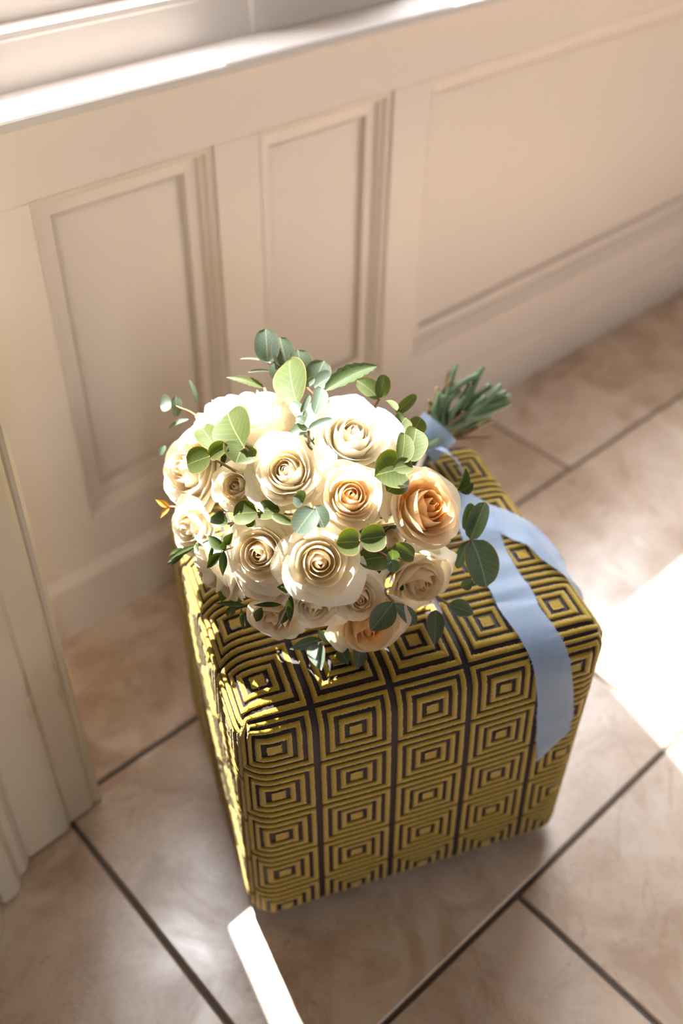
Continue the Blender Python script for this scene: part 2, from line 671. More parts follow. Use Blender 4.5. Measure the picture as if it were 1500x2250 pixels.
# ------------------------------------------------------------------ left jamb (painted architrave)
jp = [(0.304, 1.0), (0.3045, 0.834), (0.3025, 0.8265), (0.297, 0.8235), (0.2925, 0.8250), (0.2905, 0.8275), (0.2885, 0.8235), (0.283, 0.8215), (0.249, 0.8205),
      (0.2445, 0.8165), (0.2405, 0.8125), (0.235, 0.8120), (0.1800, 0.8105), (0.1760, 0.8125), (0.1720, 0.8045), (0.1640, 0.7960), (0.1540, 0.7940), (0.1490, 0.7860),
      (0.1430, 0.7760), (0.1340, 0.7720), (0.1180, 0.7720), (0.1140, 0.7790), (0.1080, 0.7800), (0.02, 0.7800), (0.02, 1.0)]
mk('trim_2', *extrude_profile(jp, 'z', 0.0045, RZ1), M_jamb, None, smooth=False, kind='structure',
   label='worn cream door jamb with moulded edges on the left', category='jamb')
mk('wall_left', *box(RX0, 0.10, 0.86, WY + 0.2, 0, RZ1), M_room, None, smooth=False, kind='structure', label='room wall beyond the jamb', category='wall')

# ------------------------------------------------------------------ the rest of the room (behind the camera): walls, ceiling, windows added for fill light
mk('ceiling', *box(RX0 - 0.1, RX1 + 0.1, RY0 - 0.1, WY + 0.2, RZ1, RZ1 + 0.08), M_ceil, None, smooth=False, kind='structure', label='plain ceiling', category='ceiling')
mk('wall_side_west', *box(RX0 - 0.1, RX0, RY0, WY + 0.2, 0, RZ1), M_room, None, smooth=False, kind='structure', label='plain side wall', category='wall')
mk('wall_side_east', *box(RX1, RX1 + 0.1, RY0, WY + 0.2, 0, RZ1), M_room, None, smooth=False, kind='structure', label='plain side wall opposite', category='wall')
FW = [(-1.4, -0.9), (1.6, 2.1)]  # unseen windows, added to let fill light onto the panelled wall
FZ0, FZ1 = 1.2, 2.2
V, F = join(box(RX0, RX1, RY0 - 0.1, RY0, 0, FZ0), box(RX0, RX1, RY0 - 0.1, RY0, FZ1, RZ1), box(RX0, FW[0][0], RY0 - 0.1, RY0, FZ0, FZ1),
            box(FW[0][1], FW[1][0], RY0 - 0.1, RY0, FZ0, FZ1), box(FW[1][1], RX1, RY0 - 0.1, RY0, FZ0, FZ1))
mk('wall_front', V, F, M_room, None, smooth=False, kind='structure', label='wall behind the viewer with windows added for fill light', category='wall')
for i, (a, b) in enumerate(FW):
    mk('window_%d' % (i + 3), *box(a, b, RY0 - 0.05, RY0 - 0.046, FZ0, FZ1), M_glass, None, smooth=False, kind='structure',
       label=('west', 'east')[i] + ' window added for fill light in the unseen wall behind the viewer', category='window')
    portal('fill_portal', ((a + b) / 2, RY0 - 0.12, (FZ0 + FZ1) / 2), b - a, FZ1 - FZ0, (math.radians(90), 0, 0))
for (a, b) in (W1, W2):
    portal('sky_portal', ((a + b) / 2, WY + 0.22, (SILL + WTOP) / 2), b - a, WTOP - SILL, (math.radians(-90), 0, 0))

# ------------------------------------------------------------------ ottoman
OX, OY, OYAW = 0.3517, 0.5200, math.radians(-23.25)
OW, OD, OZ0, OH, ORD = 0.450, 0.398, 0.030, 0.408, 0.034
EX = np.array([math.cos(OYAW), math.sin(OYAW), 0])
EY = np.array([-math.sin(OYAW), math.cos(OYAW), 0])
OO = np.array([OX, OY, 0])
TOPZ = OZ0 + OH


def o2w(P):
    P = np.asarray(P, float)
    return OO + P[..., 0:1] * EX + P[..., 1:2] * EY + np.array([0, 0, 1.0]) * (P[..., 2:3] + OZ0)


def o_round(p, off=0.0):
    """sharp box point (local) -> rounded, softly padded surface, lifted by off"""
    p = np.asarray(p, float)
    r = ORD
    q = p.copy()
    q[..., 0] = np.clip(p[..., 0], r, OW - r)
    q[..., 1] = np.clip(p[..., 1], r, OD - r)
    q[..., 2] = np.minimum(p[..., 2], OH - r)
    d = p - q
    L = np.linalg.norm(d, axis=-1, keepdims=True)
    n = d / np.maximum(L, 1e-9)
    sx = np.clip(p[..., 0] / OW, 0, 1)
    sy = np.clip(p[..., 1] / OD, 0, 1)
    sz = np.clip(p[..., 2] / OH, 0, 1)
    puff = 0.010 * np.sin(np.pi * sx) * np.sin(np.pi * sy) * np.clip(n[..., 2], 0, 1)
    puff = puff + 0.005 * np.sin(np.pi * sz ** 1.5) * np.clip(1 - n[..., 2], 0, 1) * np.where(np.abs(n[..., 0]) > np.abs(n[..., 1]), np.sin(np.pi * sy), np.sin(np.pi * sx))
    offa = off if np.isscalar(off) else np.asarray(off)
    return q + n * (r + (puff + offa)[..., None])


def sh(d):
    """distance along the cloth from an edge's middle -> distance on the sharp box"""
    a = math.pi / 4
    return np.where(d < a * ORD, d / a, d + (1 - a) * ORD)


WU = OW - 2 * (1 - math.pi / 4) * ORD
DU = OD - 2 * (1 - math.pi / 4) * ORD


def axis_sharp(U, Lu, L):
    U = np.asarray(U, float)
    s = np.where(U < Lu / 2, sh(np.maximum(U, 0)), L - sh(np.maximum(Lu - U, 0)))
    return s, np.where(U < 0, sh(np.maximum(-U, 0)), 0), np.where(U > Lu, sh(np.maximum(U - Lu, 0)), 0)


def net_main(U, V, warp=True):
    """top + front in one run of cloth. U from the left edge, V from the front top edge (negative on top)"""
    wv = np.clip(np.asarray(V) / 0.38, 0, 1)          # the cloth is drawn in slightly towards the top
    pk = (0.0913 + 0.0047 * wv) / 0.0940
    if warp:
        U = (np.asarray(U) - 0.0335) * pk + 0.0277 + 0.0083 * wv
    x, lo, hi = axis_sharp(U, WU, OW)
    v = sh(np.abs(V))
    top = V < 0
    vmax = np.where(top, OD, OH)
    ok = v < vmax + 0.0005
    v = np.minimum(v, vmax)
    y = np.where(top, v, 0.0)
    z = np.where(top, OH, OH - v)
    over = lo + hi
    z = np.where(top, z - over, z)
    y = np.where(top, y, y + over)
    return np.stack([x, y, z], -1), ok


def net_side(side):
    def f(U, V):
        Lu, L = (DU, OD) if side in ('left', 'right') else (WU, OW)
        s, lo, hi = axis_sharp(U, Lu, L)
        ok = (U > 0.0) & (U < Lu) & (V > 0.0)
        v = sh(np.maximum(V, 0))
        ok &= v < OH + 0.0005
        z = OH - np.minimum(v, OH)
        if side == 'left':
            P = np.stack([0 * s, s, z], -1)
        elif side == 'right':
            P = np.stack([0 * s + OW, s, z], -1)
        else:
            P = np.stack([s, 0 * s + OD, z], -1)
        return P, ok
    return f


ott = empty('ottoman', (*(OO + EX * OW / 2 + EY * OD / 2)[:2], 0), label='cube ottoman in olive gold velvet with concentric square pattern', category='ottoman')
# cover
V, F = [], []
ng = 28


def face_pts(fn):
    g = np.linspace(0, 1, ng)
    a, b = np.meshgrid(g, g, indexing='ij')
    return fn(a, b)


faces_def = [lambda a, b: np.stack([a * OW, b * OD, 0 * a + OH], -1), lambda a, b: np.stack([a * OW, 0 * a, b * OH], -1),
             lambda a, b: np.stack([0 * a, (1 - a) * OD, b * OH], -1), lambda a, b: np.stack([0 * a + OW, a * OD, b * OH], -1),
             lambda a, b: np.stack([(1 - a) * OW, 0 * a + OD, b * OH], -1)]
for fn in faces_def:
    P = o2w(o_round(face_pts(fn))).reshape(-1, 3)
    F += [f[::-1] for f in grid_faces(ng, ng, len(V))]
    V += P.tolist()
cover = mk('cover', V, F, M_ground, ott)
bmv = np.array([(0.012, 0.012), (OW - 0.012, 0.012), (OW - 0.012, OD - 0.012), (0.012, OD - 0.012)])
bl = [o2w(np.array([x, y, 0.004])) for x, y in bmv] + [o2w(np.array([x, y, -0.004])) for x, y in bmv]
mk('base_board', bl, [(0, 1, 2, 3), (7, 6, 5, 4), (0, 4, 5, 1), (1, 5, 6, 2), (2, 6, 7, 3), (3, 7, 4, 0)], M_foot, ott, smooth=False)
for (fx, fy) in ((0.055, 0.055), (OW - 0.055, 0.055), (0.055, OD - 0.055), (OW - 0.055, OD - 0.055)):
    c = o2w(np.array([fx, fy, 0.0]))
    prof = [(0.024, 0.028), (0.024, 0.022), (0.020, 0.016), (0.019, 0.004), (0.017, 0.0)]
    V = [(c[0] + r * math.cos(a), c[1] + r * math.sin(a), z) for r, z in prof for a in np.linspace(0, 2 * math.pi, 20, endpoint=False)]
    F = grid_faces(len(prof), 20, 0, True) + [tuple(range(20)), tuple(range(80, 100))[::-1]]
    mk('foot', V, F, M_foot, ott)

PILE = 0.0022
RINGS_U = [(0.0, 0.160), (0.285, 0.415), (0.535, 0.665), (0.785, 0.910)]
RINGS_V = [(0.0, 0.160), (0.290, 0.415), (0.540, 0.670), (0.795, 0.930)]


def motif(net, cu, cv, pu, pv):
    V, F = [], []
    hu, hv = pu / 2, pv / 2
    for k in range(4):
        (iu, ou), (iv, ov) = RINGS_U[k], RINGS_V[k]
        if k == 0:
            n = 7
            g = np.linspace(-1, 1, n)
            A, B = np.meshgrid(g, g, indexing='ij')
            U = cu + A * ou * hu + rng.normal(0, .0003, A.shape)
            W_ = cv + B * ov * hv + rng.normal(0, .0003, A.shape)
            edge = (np.abs(A) > .99) | (np.abs(B) > .99)
            off = np.where(edge, PILE * 0.86, PILE) + rng.normal(0, .00015, A.shape)
            P, ok = net(U, W_)
            top = o2w(o_round(P, off)).reshape(-1, 3)
            n0 = len(V)
            V += top.tolist()
            okf = ok.ravel()
            for f in grid_faces(n, n, 0):
                if all(okf[i] for i in f):
                    F.append(tuple(n0 + i for i in f))
            # skirt
            ring = [i * n for i in range(n)] + [(n - 1) * n + j for j in range(1, n)] + [i * n + n - 1 for i in range(n - 2, -1, -1)] + [j for j in range(n - 2, 0, -1)]
            low = o2w(o_round(P, -0.0006)).reshape(-1, 3)
            n1 = len(V)
            V += [low[i].tolist() for i in ring]
            m = len(ring)
            for a in range(m):
                b = (a + 1) % m
                if okf[ring[a]] and okf[ring[b]]:
                    F.append((n0 + ring[a], n0 + ring[b], n1 + b, n1 + a))
            continue
        ns = max(10, int(2 * ou * hu / 0.0019))
        t = np.linspace(-1, 1, ns, endpoint=False)
        one = np.ones_like(t)
        A = np.concatenate([t, one, -t, -one])
        B = np.concatenate([-one, t, one, -t])
        m = len(A)
        rowsV = []
        oks = None
        for (fu, fv, off, jit) in ((iu, iv, -0.0006, 0), (iu, iv, PILE * .86, .00024), ((iu + ou) / 2, (iv + ov) / 2, PILE, .0001), (ou, ov, PILE * .86, .00024), (ou, ov, -0.0006, 0)):
            U = cu + A * fu * hu + rng.normal(0, 1, m) * jit
            W_ = cv + B * fv * hv + rng.normal(0, 1, m) * jit
            P, ok = net(U, W_)
            oks = ok if oks is None else (oks & ok)
            rowsV.append(o2w(o_round(P, off + rng.normal(0, .0001, m))))
        n0 = len(V)
        for r_ in rowsV:
            V += r_.tolist()
        for i in range(4):
            for j in range(m):
                j2 = (j + 1) % m
                if oks[j] and oks[j2]:
                    F.append((n0 + i * m + j, n0 + i * m + j2, n0 + (i + 1) * m + j2, n0 + (i + 1) * m + j))
    if len(F) > 20:
        used = sorted({i for f in F for i in f})
        mp = {a: b for b, a in enumerate(used)}
        mk('velvet_motif', [V[i] for i in used], [tuple(mp[i] for i in f) for f in F], M_velvet, cover)


PU, PV = 0.0940, 0.0885
for ci in range(5):
    for ri in range(-4, 5):
        motif(net_main, 0.0335 + PU * ci, 0.038 + PV * ri, PU, PV)
for side in ('left', 'right', 'back'):
    nc = 4 if side != 'back' else 5
    for ci in range(nc):
        for ri in range(5):
            motif(net_side(side), (0.054 if side == 'left' else 0.058) + PU * ci * (0.96), 0.060 + PV * ri, PU * .96, PV)

# ------------------------------------------------------------------ bouquet
BC = at_z(690, 1135, 0.545)               # middle of the flower dome
BR = 0.150
bdist = CR[2] @ (BC - CAM)
cd.dof.focus_distance = (bdist - 0.10) * K
bq = empty('bouquet', (BC[0], BC[1], TOPZ), label='bridal bouquet of ivory and peach roses with eucalyptus lying on the ottoman', category='bouquet')
CPX = PP + FPX * (CR[:2] @ (BC - CAM)) / bdist


def dome(u, v, off=0.0):
    """3D place of a flower seen at (u,v): on the dome of radius BR+off, or beside it"""
    r = BR + off
    s = bdist / FPX
    b2 = ((u - CPX[0]) ** 2 + (v - CPX[1]) ** 2) * s * s
    dep = bdist - math.sqrt(max(0.0, r * r - b2))
    p = CAM + ray(u, v) * dep
    L = p - OO
    if p[2] < TOPZ + 0.014 and 0 < L @ EX < OW and -0.02 < L @ EY < OD:      # rest on the cushion, not in it
        p = at_z(u, v, TOPZ + 0.014)
    return p


TO_CAM = nrm(CAM - BC)


def rose_petal(f, th, R, rg, open_=1.0, cup=0.0):
    nu, nv = 15, 13
    s = np.linspace(-1, 1, nu)[:, None] * np.ones((1, nv))
    t = np.ones((nu, 1)) * (np.linspace(0, 1, nv) ** 0.9)[None, :]
    fb = 0.52
    if f < fb:                                  # furled heart
        g = f / fb
        rt = 0.004 + 0.42 * g ** 1.1
        b1 = rt + 0.26 - 0.04 * g
        wdt = 1.9 - 0.45 * g
        zt = 0.50 - 0.10 * g
        curl = 0.05 * g
    else:                                       # opened cup
        g = (f - fb) / (1 - fb)
        rt = (0.45 + 0.36 * g) * open_
        b1 = rt * 0.95 + 0.14
        wdt = 1.32 - 0.34 * g
        zt = 0.40 - 0.26 * g ** 1.3
        curl = (0.10 + 0.24 * g ** 1.2) * open_ * rg.uniform(.7, 1.3)
    zt += rg.normal(0, .035)
    rt *= rg.uniform(.90, 1.08)
    pt = 0.03 + 0.08 * f
    top = 1 - 0.20 * np.abs(s) ** 2.6 - pt * (1 - np.exp(-(s / 0.30) ** 2)) + pt * 0.5
    tt = t * top
    q = np.clip(tt, 0, 1)
    rho = 0.06 * (1 - q) ** 2 + 2 * b1 * q * (1 - q) + rt * q * q
    z = -0.72 + (zt + 0.72) * tt ** 1.05
    c = np.clip((tt - 0.62) / 0.38, 0, 1.2)
    c = c * c * (3 - 2 * np.minimum(c, 1)) * curl
    rho = rho + c * 0.95
    z = z - c ** 1.25 * 0.95
    rho = rho + curl * 0.30 * np.abs(s) ** 3 * tt
    rho = rho * (1 + (0.12 - 0.06 * f) * s)
    ph = rg.uniform(0, 6.28, 3)
    ruf = (np.sin(4.5 * s + ph[0]) * 0.5 + np.sin(9 * s + ph[1]) * 0.3) * 0.055 * f * tt ** 2.5
    rho = rho + ruf
    z = z + 0.6 * (np.sin(6 * s + ph[2])) * 0.045 * f * tt ** 2
    phi = th + s * wdt * (0.22 + 0.78 * np.minimum(1, tt * 1.5) ** 0.7)
    # flatten the arc of outer petals a little so they read as shells
    P = np.stack([rho * np.cos(phi), rho * np.sin(phi), z], -1).reshape(-1, 3) * R
    F = grid_faces(nu, nv)
    uv = np.stack([s * .5 + .5, t], -1).reshape(-1, 2)
    return P, F, uv, t.ravel()


def rose(name, u, v, dia, tilt=(0, 0), warm=0.3, n=24, n_out=9, open_=1.0, off=0.0, blend=0.35, seed=0, sink=0.42, label=None):
    rg = np.random.default_rng(100 + seed)
    c = dome(u, v, off)
    R = 1.12 * dia / 2 * (CR[2] @ (c - CAM)) / FPX
    outw = nrm(c - BC)
    ax = nrm(outw * (1 - blend) + TO_CAM * blend + CR[0] * tilt[0] - CR[1] * tilt[1])
    a = nrm(np.cross(ax, [0.2, 0.5, 0.7]))
    b = np.cross(ax, a)
    org = c - ax * R * 0.25
    th0 = rg.uniform(0, 6.28)

    def put(P):
        return org + P[:, 0:1] * a + P[:, 1:2] * b + P[:, 2:3] * ax
    V, F, UV, WM = [], [], [], []
    outer = []
    for k in range(n):
        f = k / (n - 1)
        th = th0 + k * 2.39996 + rg.normal(0, .28)
        P, fc, uv, t = rose_petal(f, th, R, rg, open_)
        wm = np.clip(warm * (1.45 - 1.20 * f) * (1.20 - 0.45 * t) + 0.08 * warm, 0, 1)  # peach pigment of inner petals, deepened to paint in light bouncing between them
        if k >= n - n_out:
            outer.append((put(P), fc, uv, wm))
        else:
            F += [tuple(i + len(V) for i in g) for g in fc]
            V += put(P).tolist()
            UV += uv.tolist()
            WM += wm.tolist()
    o = mk(name, V, F, M_petal, bq, attrs={'warm': WM}, uv=UV)
    if label:
        o['label'] = label
    for (P, fc, uv, wm) in outer:
        mk('petal', P, fc, M_petal, o, attrs={'warm': wm}, uv=uv)
    # calyx and a short stem running to the tie
    return org, ax, R


# (u, v, diameter px, tilt (right, up), warmth, petals, outer, openness, depth offset, blend)
ROSES = [
    (778, 950, 188, (0.02, 0.05), 0.12, 27, 9, 1.0, 0.004, .5, 'broad fully open white rose'),
    (627, 1032, 172, (-0.05, 0.0), 0.30, 26, 9, 1.0, 0.004, .45, None),
    (772, 1088, 152, (-0.05, 0.10), 0.66, 24, 8, 0.95, 0.006, .4, 'tightly whorled butter yellow rose'),
    (944, 1112, 182, (-0.20, 0.15), 0.95, 26, 9, 1.0, 0.0, .35, 'apricot hearted rose at the right'),
    (568, 1217, 154, (0.05, 0.05), 0.42, 24, 8, 1.0, 0.002, .4, None),
    (702, 1237, 166, (0.0, 0.10), 0.42, 22, 9, 1.05, 0.008, .4, None),
    (402, 1035, 178, (-0.12, -0.08), 0.34, 24, 9, 1.0, -0.002, .55, None),
    (517, 1068, 128, (0.10, 0.0), 0.36, 20, 7, 0.85, -0.008, .4, None),
    (412, 1160, 132, (0.0, -0.1), 0.30, 20, 7, 0.9, 0.0, .5, None),
    (474, 908, 196, (-0.15, 0.45), 0.10, 22, 9, 1.0, -0.006, .05, None),
    (572, 890, 190, (0.05, 0.50), 0.08, 22, 9, 1.0, -0.004, .05, None),
    (458, 1256, 170, (-0.25, -0.25), 0.20, 22, 9, 1.0, -0.008, .05, None),
    (570, 1292, 124, (-0.1, -0.25), 0.22, 20, 7, 0.9, -0.004, .15, None),
    (690, 1335, 140, (-0.15, -0.2), 0.30, 20, 8, 0.95, -0.006, .45, None),
    (790, 1318, 128, (0.0, -0.10), 0.48, 20, 7, 0.95, -0.002, .5, None),
    (926, 1282, 164, (-0.20, -0.20), 0.55, 22, 8, 1.0, -0.004, .45, None),
    (814, 1386, 158, (0.0, -0.25), 0.95, 22, 9, 1.05, 0.006, .62, 'peach rose facing down at the bottom of the bouquet'),
    (604, 1364, 134, (-0.10, -0.25), 0.45, 20, 8, 1.0, -0.004, .5, None),
    (860, 1190, 130, (0.1, 0.0), 0.40, 18, 8, 1.0, -0.050, .3, None),
    (690, 930, 130, (0.0, 0.4), 0.10, 18, 8, 1.0, -0.040, .2, None),
]
heads = []
for i, (u, v, dia, tl, wm, n, no, op, off, bl_, lab) in enumerate(ROSES):
    heads.append(rose('rose', u, v, dia, tl, wm, n, no, op, off, bl_, seed=i, label=lab))


# ---- leaves
def leaf_geo(base, tip, wid, nrm_hint, cup=0.15, bend=0.12, shape='round', rg=rng, serr=False):
    base, tip = np.array(base), np.array(tip)
    L = np.linalg.norm(tip - base)
    d = (tip - base) / L
    n = nrm_hint - d * (nrm_hint @ d)
    n = nrm(n)
    sd = np.cross(d, n)
    nt_, ns = 15, 9
    t = np.linspace(0, 1, nt_)
    if shape == 'round':
        wt = np.sqrt(np.clip(1 - (2 * t ** 0.92 - 1) ** 2, 0, 1)) ** 0.92
    elif shape == 'oval':
        wt = np.sin(np.pi * t ** 0.80) ** 0.80
    else:
        wt = np.sin(np.pi * t ** 0.75) ** 1.05
    wt[0], wt[-1] = 0.03, 0.03
    s = np.linspace(-1, 1, ns)
    V, UV, RIM = [], [], []
    tw = rg.normal(0, .10)
    ph = rg.uniform(0, 6.28)
    for i in range(nt_):
        for j in range(ns):
            x = s[j] * wt[i] * wid / 2
            if serr and abs(s[j]) > .99:
                x *= 1 + 0.07 * (1 if i % 2 else -1)
            h = bend * L * math.sin(math.pi * t[i]) * 0.6 + cup * wid * (s[j] ** 2) * wt[i] + tw * x * (t[i] - .3)
            h += 0.02 * wid * math.sin(5 * t[i] + ph) * s[j]
            V.append(base + d * t[i] * L + sd * x + n * h)
            UV.append((s[j] * wt[i], t[i]))
            RIM.append(max(abs(s[j]) ** 5, abs(2 * t[i] - 1) ** 14))
    return V, grid_faces(nt_, ns), UV, RIM


def sprig(name, mat, leaves, stem=None, shape='round', smat=None, label=None):
    """leaves: (base px, tip px, width px, depth offset, tilt right, tilt up, cup)"""
    first = dome(leaves[0][0], leaves[0][1], leaves[0][5])
    if stem is None:
        c = BC + nrm(first - BC) * BR * 0.35
        stem = [c, first * .6 + c * .4, first]
    else:
        stem = [dome(*p) for p in stem]
    st = mk(name, *tube(spline(stem, 10), 0.0016, 6), smat or M_stem2, bq)
    if label:
        st['label'] = label
    for lf in leaves:
        bu, bv, tu, tv, wpx, off = lf[:6]
        tr, tup = (lf[6], lf[7]) if len(lf) > 7 else (0, 0)
        cup = lf[8] if len(lf) > 8 else 0.16
        b_, t_ = dome(bu, bv, off), dome(tu, tv, off + (lf[9] if len(lf) > 9 else 0.004))
        sc = (CR[2] @ (b_ - CAM)) / FPX
        hint = nrm(TO_CAM + 0.25 * nrm(b_ - BC) + CR[0] * tr - CR[1] * tup)
        V, F, UV, RIM = leaf_geo(b_, t_, wpx * sc, hint, cup, 0.10, shape, serr=name == 'rose_leaf_spray')
        mk('leaf', V, F, mat, st, attrs={'rim': RIM}, uv=UV)
        # tiny stalk
    return st


OFF = 0.012
sprig('eucalyptus_sprig', M_euc, [
    (588, 797, 583, 722, 56, .0, .1, .2), (632, 806, 614, 741, 52, -.01, -.2, .2), (662, 826, 654, 768, 54, -.015, .2, .1),
    (688, 846, 712, 793, 58, -.02, .1, .2), (618, 838, 604, 793, 48, .0, .2, .1), (690, 852, 736, 824, 42, .0),
    (598, 799, 526, 789, 12, .0, 0, 1.6, .1), (600, 817, 545, 818, 15, .005, 0, 1.4, .1), (668, 850, 690, 830, 16, .01, .9, .2)],
    stem=[(700, 880, -.02), (660, 840, -.01), (620, 815, .0), (590, 797, .0)])
sprig('eucalyptus_sprig', M_eucg, [(653, 893, 637, 787, 84, .012, -.1, -.45, .10)], shape='oval')
sprig('rose_leaf_spray', M_rusc, [(712, 860, 829, 804, 48, .002, .2, .6, .25)], shape='oval')
sprig('eucalyptus_sprig', M_eucg, [(833, 876, 784, 836, 46, -.004, 0, .3), (833, 874, 844, 823, 36, .004, .2, .1), (870, 908, 914, 867, 26, .0, .3, .1),
                                  (874, 905, 884, 942, 24, -.004, .3, 0), (850, 880, 872, 902, 20, .014, .2, .9)])
sprig('eucalyptus_sprig', M_euc, [(378, 888, 352, 893, 46, .0, -.5, .3), (386, 870, 386, 916, 25, .006, .7, 0), (433, 893, 415, 834, 13, .0, 1.2, .2),
                                 (414, 921, 371, 941, 17, .0, 0, .8), (362, 978, 352, 1000, 16, .0)],
      stem=[(450, 930, -.02), (420, 907, -.005), (395, 897, .0), (380, 889, .0)])
sprig('eucalyptus_sprig', M_eucg, [(537, 984, 500, 908, 104, .026, -.1, -.35, .10), (534, 976, 518, 1018, 80, .022, .1, -.4, .12), (478, 990, 442, 940, 54, .014, .1, .2)],
      label='large rounded gum leaves over the white roses')
sprig('eucalyptus_sprig', M_eucg, [(461, 1003, 500, 976, 38, .036, .2, .2), (463, 1002, 411, 1022, 60, .030, -.3, 0, .1)])
sprig('eucalyptus_sprig', M_euc, [(677, 945, 732, 921, 22, .030, 0, .5), (672, 925, 640, 884, 30, .026, -.2, .4), (660, 906, 680, 868, 15, .032, .8, .2), (670, 930, 650, 918, 24, .028, 0, .7),
                                 (690, 910, 706, 852, 38, .012, .5, .2), (676, 940, 640, 955, 34, .016, 0, .6)])
sprig('eucalyptus_sprig', M_eucg, [(672, 945, 684, 990, 22, .0, .3, 0), (690, 965, 655, 945, 28, -.01)])
sprig('eucalyptus_sprig', M_eucg, [(868, 950, 890, 918, 46, .004, .2, .2), (905, 950, 925, 918, 44, -.008, .3, .2), (893, 1012, 914, 942, 62, .012, .3, .1), (880, 1018, 888, 952, 46, .024, .4, 0),
                                  (886, 1030, 822, 1045, 92, .006, -.1, .1), (864, 1030, 906, 1022, 40, .022, .1, .3), (880, 1050, 850, 1080, 60, .0)],
      label='rounded olive gum leaves between the white and apricot roses')
sprig('eucalyptus_sprig', M_euc, [(690, 1118, 650, 1172, 60, .026, -.2, .3, .1), (690, 1112, 712, 1160, 44, .014, .3, 0), (668, 1100, 645, 1090, 40, .0)])
sprig('eucalyptus_sprig', M_eucg, [(565, 1125, 512, 1130, 56, .0, .0, .2), (566, 1122, 615, 1122, 44, -.008, 0, .2), (598, 1132, 642, 1150, 20, .012), (545, 1140, 560, 1160, 24, .0)])
sprig('eucalyptus_sprig', M_eucg, [(789, 1190, 738, 1192, 62, .018, -.2, .1), (790, 1186, 848, 1178, 62, .014, .2, .1)], label='pair of round gum leaves under the yellow rose')
sprig('eucalyptus_sprig', M_eucg, [(855, 1222, 785, 1232, 62, -.004, 0, .3), (858, 1205, 910, 1222, 42, -.002, .1, .2)])
sprig('eucalyptus_sprig', M_euc, [(862, 1230, 861, 1208, 30, .022, 0, .3), (862, 1230, 864, 1257, 30, .022, 0, -.1)])
sprig('eucalyptus_sprig', M_euc, [(1036, 1186, 1068, 1290, 84, .008, .25, -.1, .12), (1034, 1186, 1066, 1103, 44, .014, -.5, .1, .35), (1022, 1166, 1034, 1105, 38, -.004, .2, .2),
                                 (1028, 1190, 1004, 1250, 26, .004, -.8, 0)], stem=[(960, 1200, -.04), (1005, 1195, -.01), (1036, 1186, .008)])
sprig('eucalyptus_sprig', M_euc, [(985, 1328, 1041, 1350, 40, .0, .2, .3), (956, 1340, 954, 1418, 40, -.006, -.2, .2), (1012, 1290, 1040, 1275, 26, -.02)], shape='oval')
sprig('eucalyptus_sprig', M_euc, [(864, 1322, 814, 1386, 56, .016, -.1, .1), (864, 1326, 914, 1370, 34, .0, .2, .1)], shape='oval')
sprig('eucalyptus_sprig', M_euc, [(702, 1405, 636, 1426, 26, -.02, 0, .4), (690, 1412, 706, 1473, 40, -.012, 0, .1), (748, 1425, 765, 1460, 34, -.03), (790, 1425, 782, 1470, 36, -.03),
                                 (700, 1385, 742, 1408, 30, -.01)], shape='oval')
sprig('ruscus_sprig', M_rusc, [(434, 1198, 366, 1240, 12, .004, 0, .5), (410, 1208, 370, 1222, 13, .008, 0, .5), (405, 1218, 376, 1243, 12, .008, -.2, .1), (430, 1195, 436, 1215, 12, .004)],
      stem=[(470, 1180, -.02), (434, 1198, .002), (370, 1238, .004)], shape='narrow', smat=M_stem)
sprig('ruscus_sprig', M_rusc, [(492, 1208, 455, 1176, 26, .020, -.2, .1), (491, 1210, 489, 1266, 19, .022, .2, 0), (486, 1214, 454, 1249, 22, .016, 0, .2), (495, 1195, 512, 1170, 20, .006),
                              (470, 1195, 458, 1242, 9, .012), (490, 1208, 495, 1185, 16, .02)], shape='narrow')
sprig('ruscus_sprig', M_rusc, [(540, 1330, 472, 1326, 12, .004, 0, .4), (574, 1334, 562, 1366, 22, .0), (618, 1329, 556, 1330, 12, .012, 0, .5), (640, 1307, 637, 1368, 20, .016, -.3, 0),
                              (646, 1292, 608, 1290, 26, .006), (628, 1335, 618, 1372, 22, .0), (530, 1335, 536, 1385, 10, .004), (520, 1325, 500, 1355, 20, -.008)],
      stem=[(650, 1295, -.01), (630, 1330, .012), (607, 1381, .016)], shape='narrow')
sprig('amber_leaf_tip', M_aut, [(373, 1114, 341, 1097, 14, .0), (373, 1115, 352, 1139, 10, .0, -.3, 0)], shape='narrow')
sprig('rose_leaf_spray', M_rusc, [(500, 1150, 464, 1135, 40, -.004, 0, .2), (1004, 1078, 1022, 1028, 26, .0, .7, .1, .5), (1010, 1080, 1040, 1062, 26, .0, .6, .2, .4)], shape='oval')
sprig('rose_leaf_spray', M_eucg, [(580, 852, 497, 829, 24, -.05, .0, .5)], shape='oval')
# inner greenery that shows between the flowers
rg2 = np.random.default_rng(5)
for k in range(46):
    a, rr = rg2.uniform(0, 6.28), math.sqrt(rg2.uniform(0.0, 1.0)) * 0.88
    u0, v0 = CPX[0] + rr * 290 * math.cos(a), CPX[1] + rr * 285 * math.sin(a)
    b2 = rg2.uniform(0, 6.28)
    ln = rg2.uniform(40, 70)
    sprig('filler_leaf_stem', M_rusc if k % 3 else M_eucg, [(u0, v0, u0 + ln * math.cos(b2), v0 + ln * math.sin(b2), rg2.uniform(26, 44), -.055 + rg2.uniform(-.012, .012), rg2.normal(0, .4), rg2.normal(0, .4))],
          shape='oval')

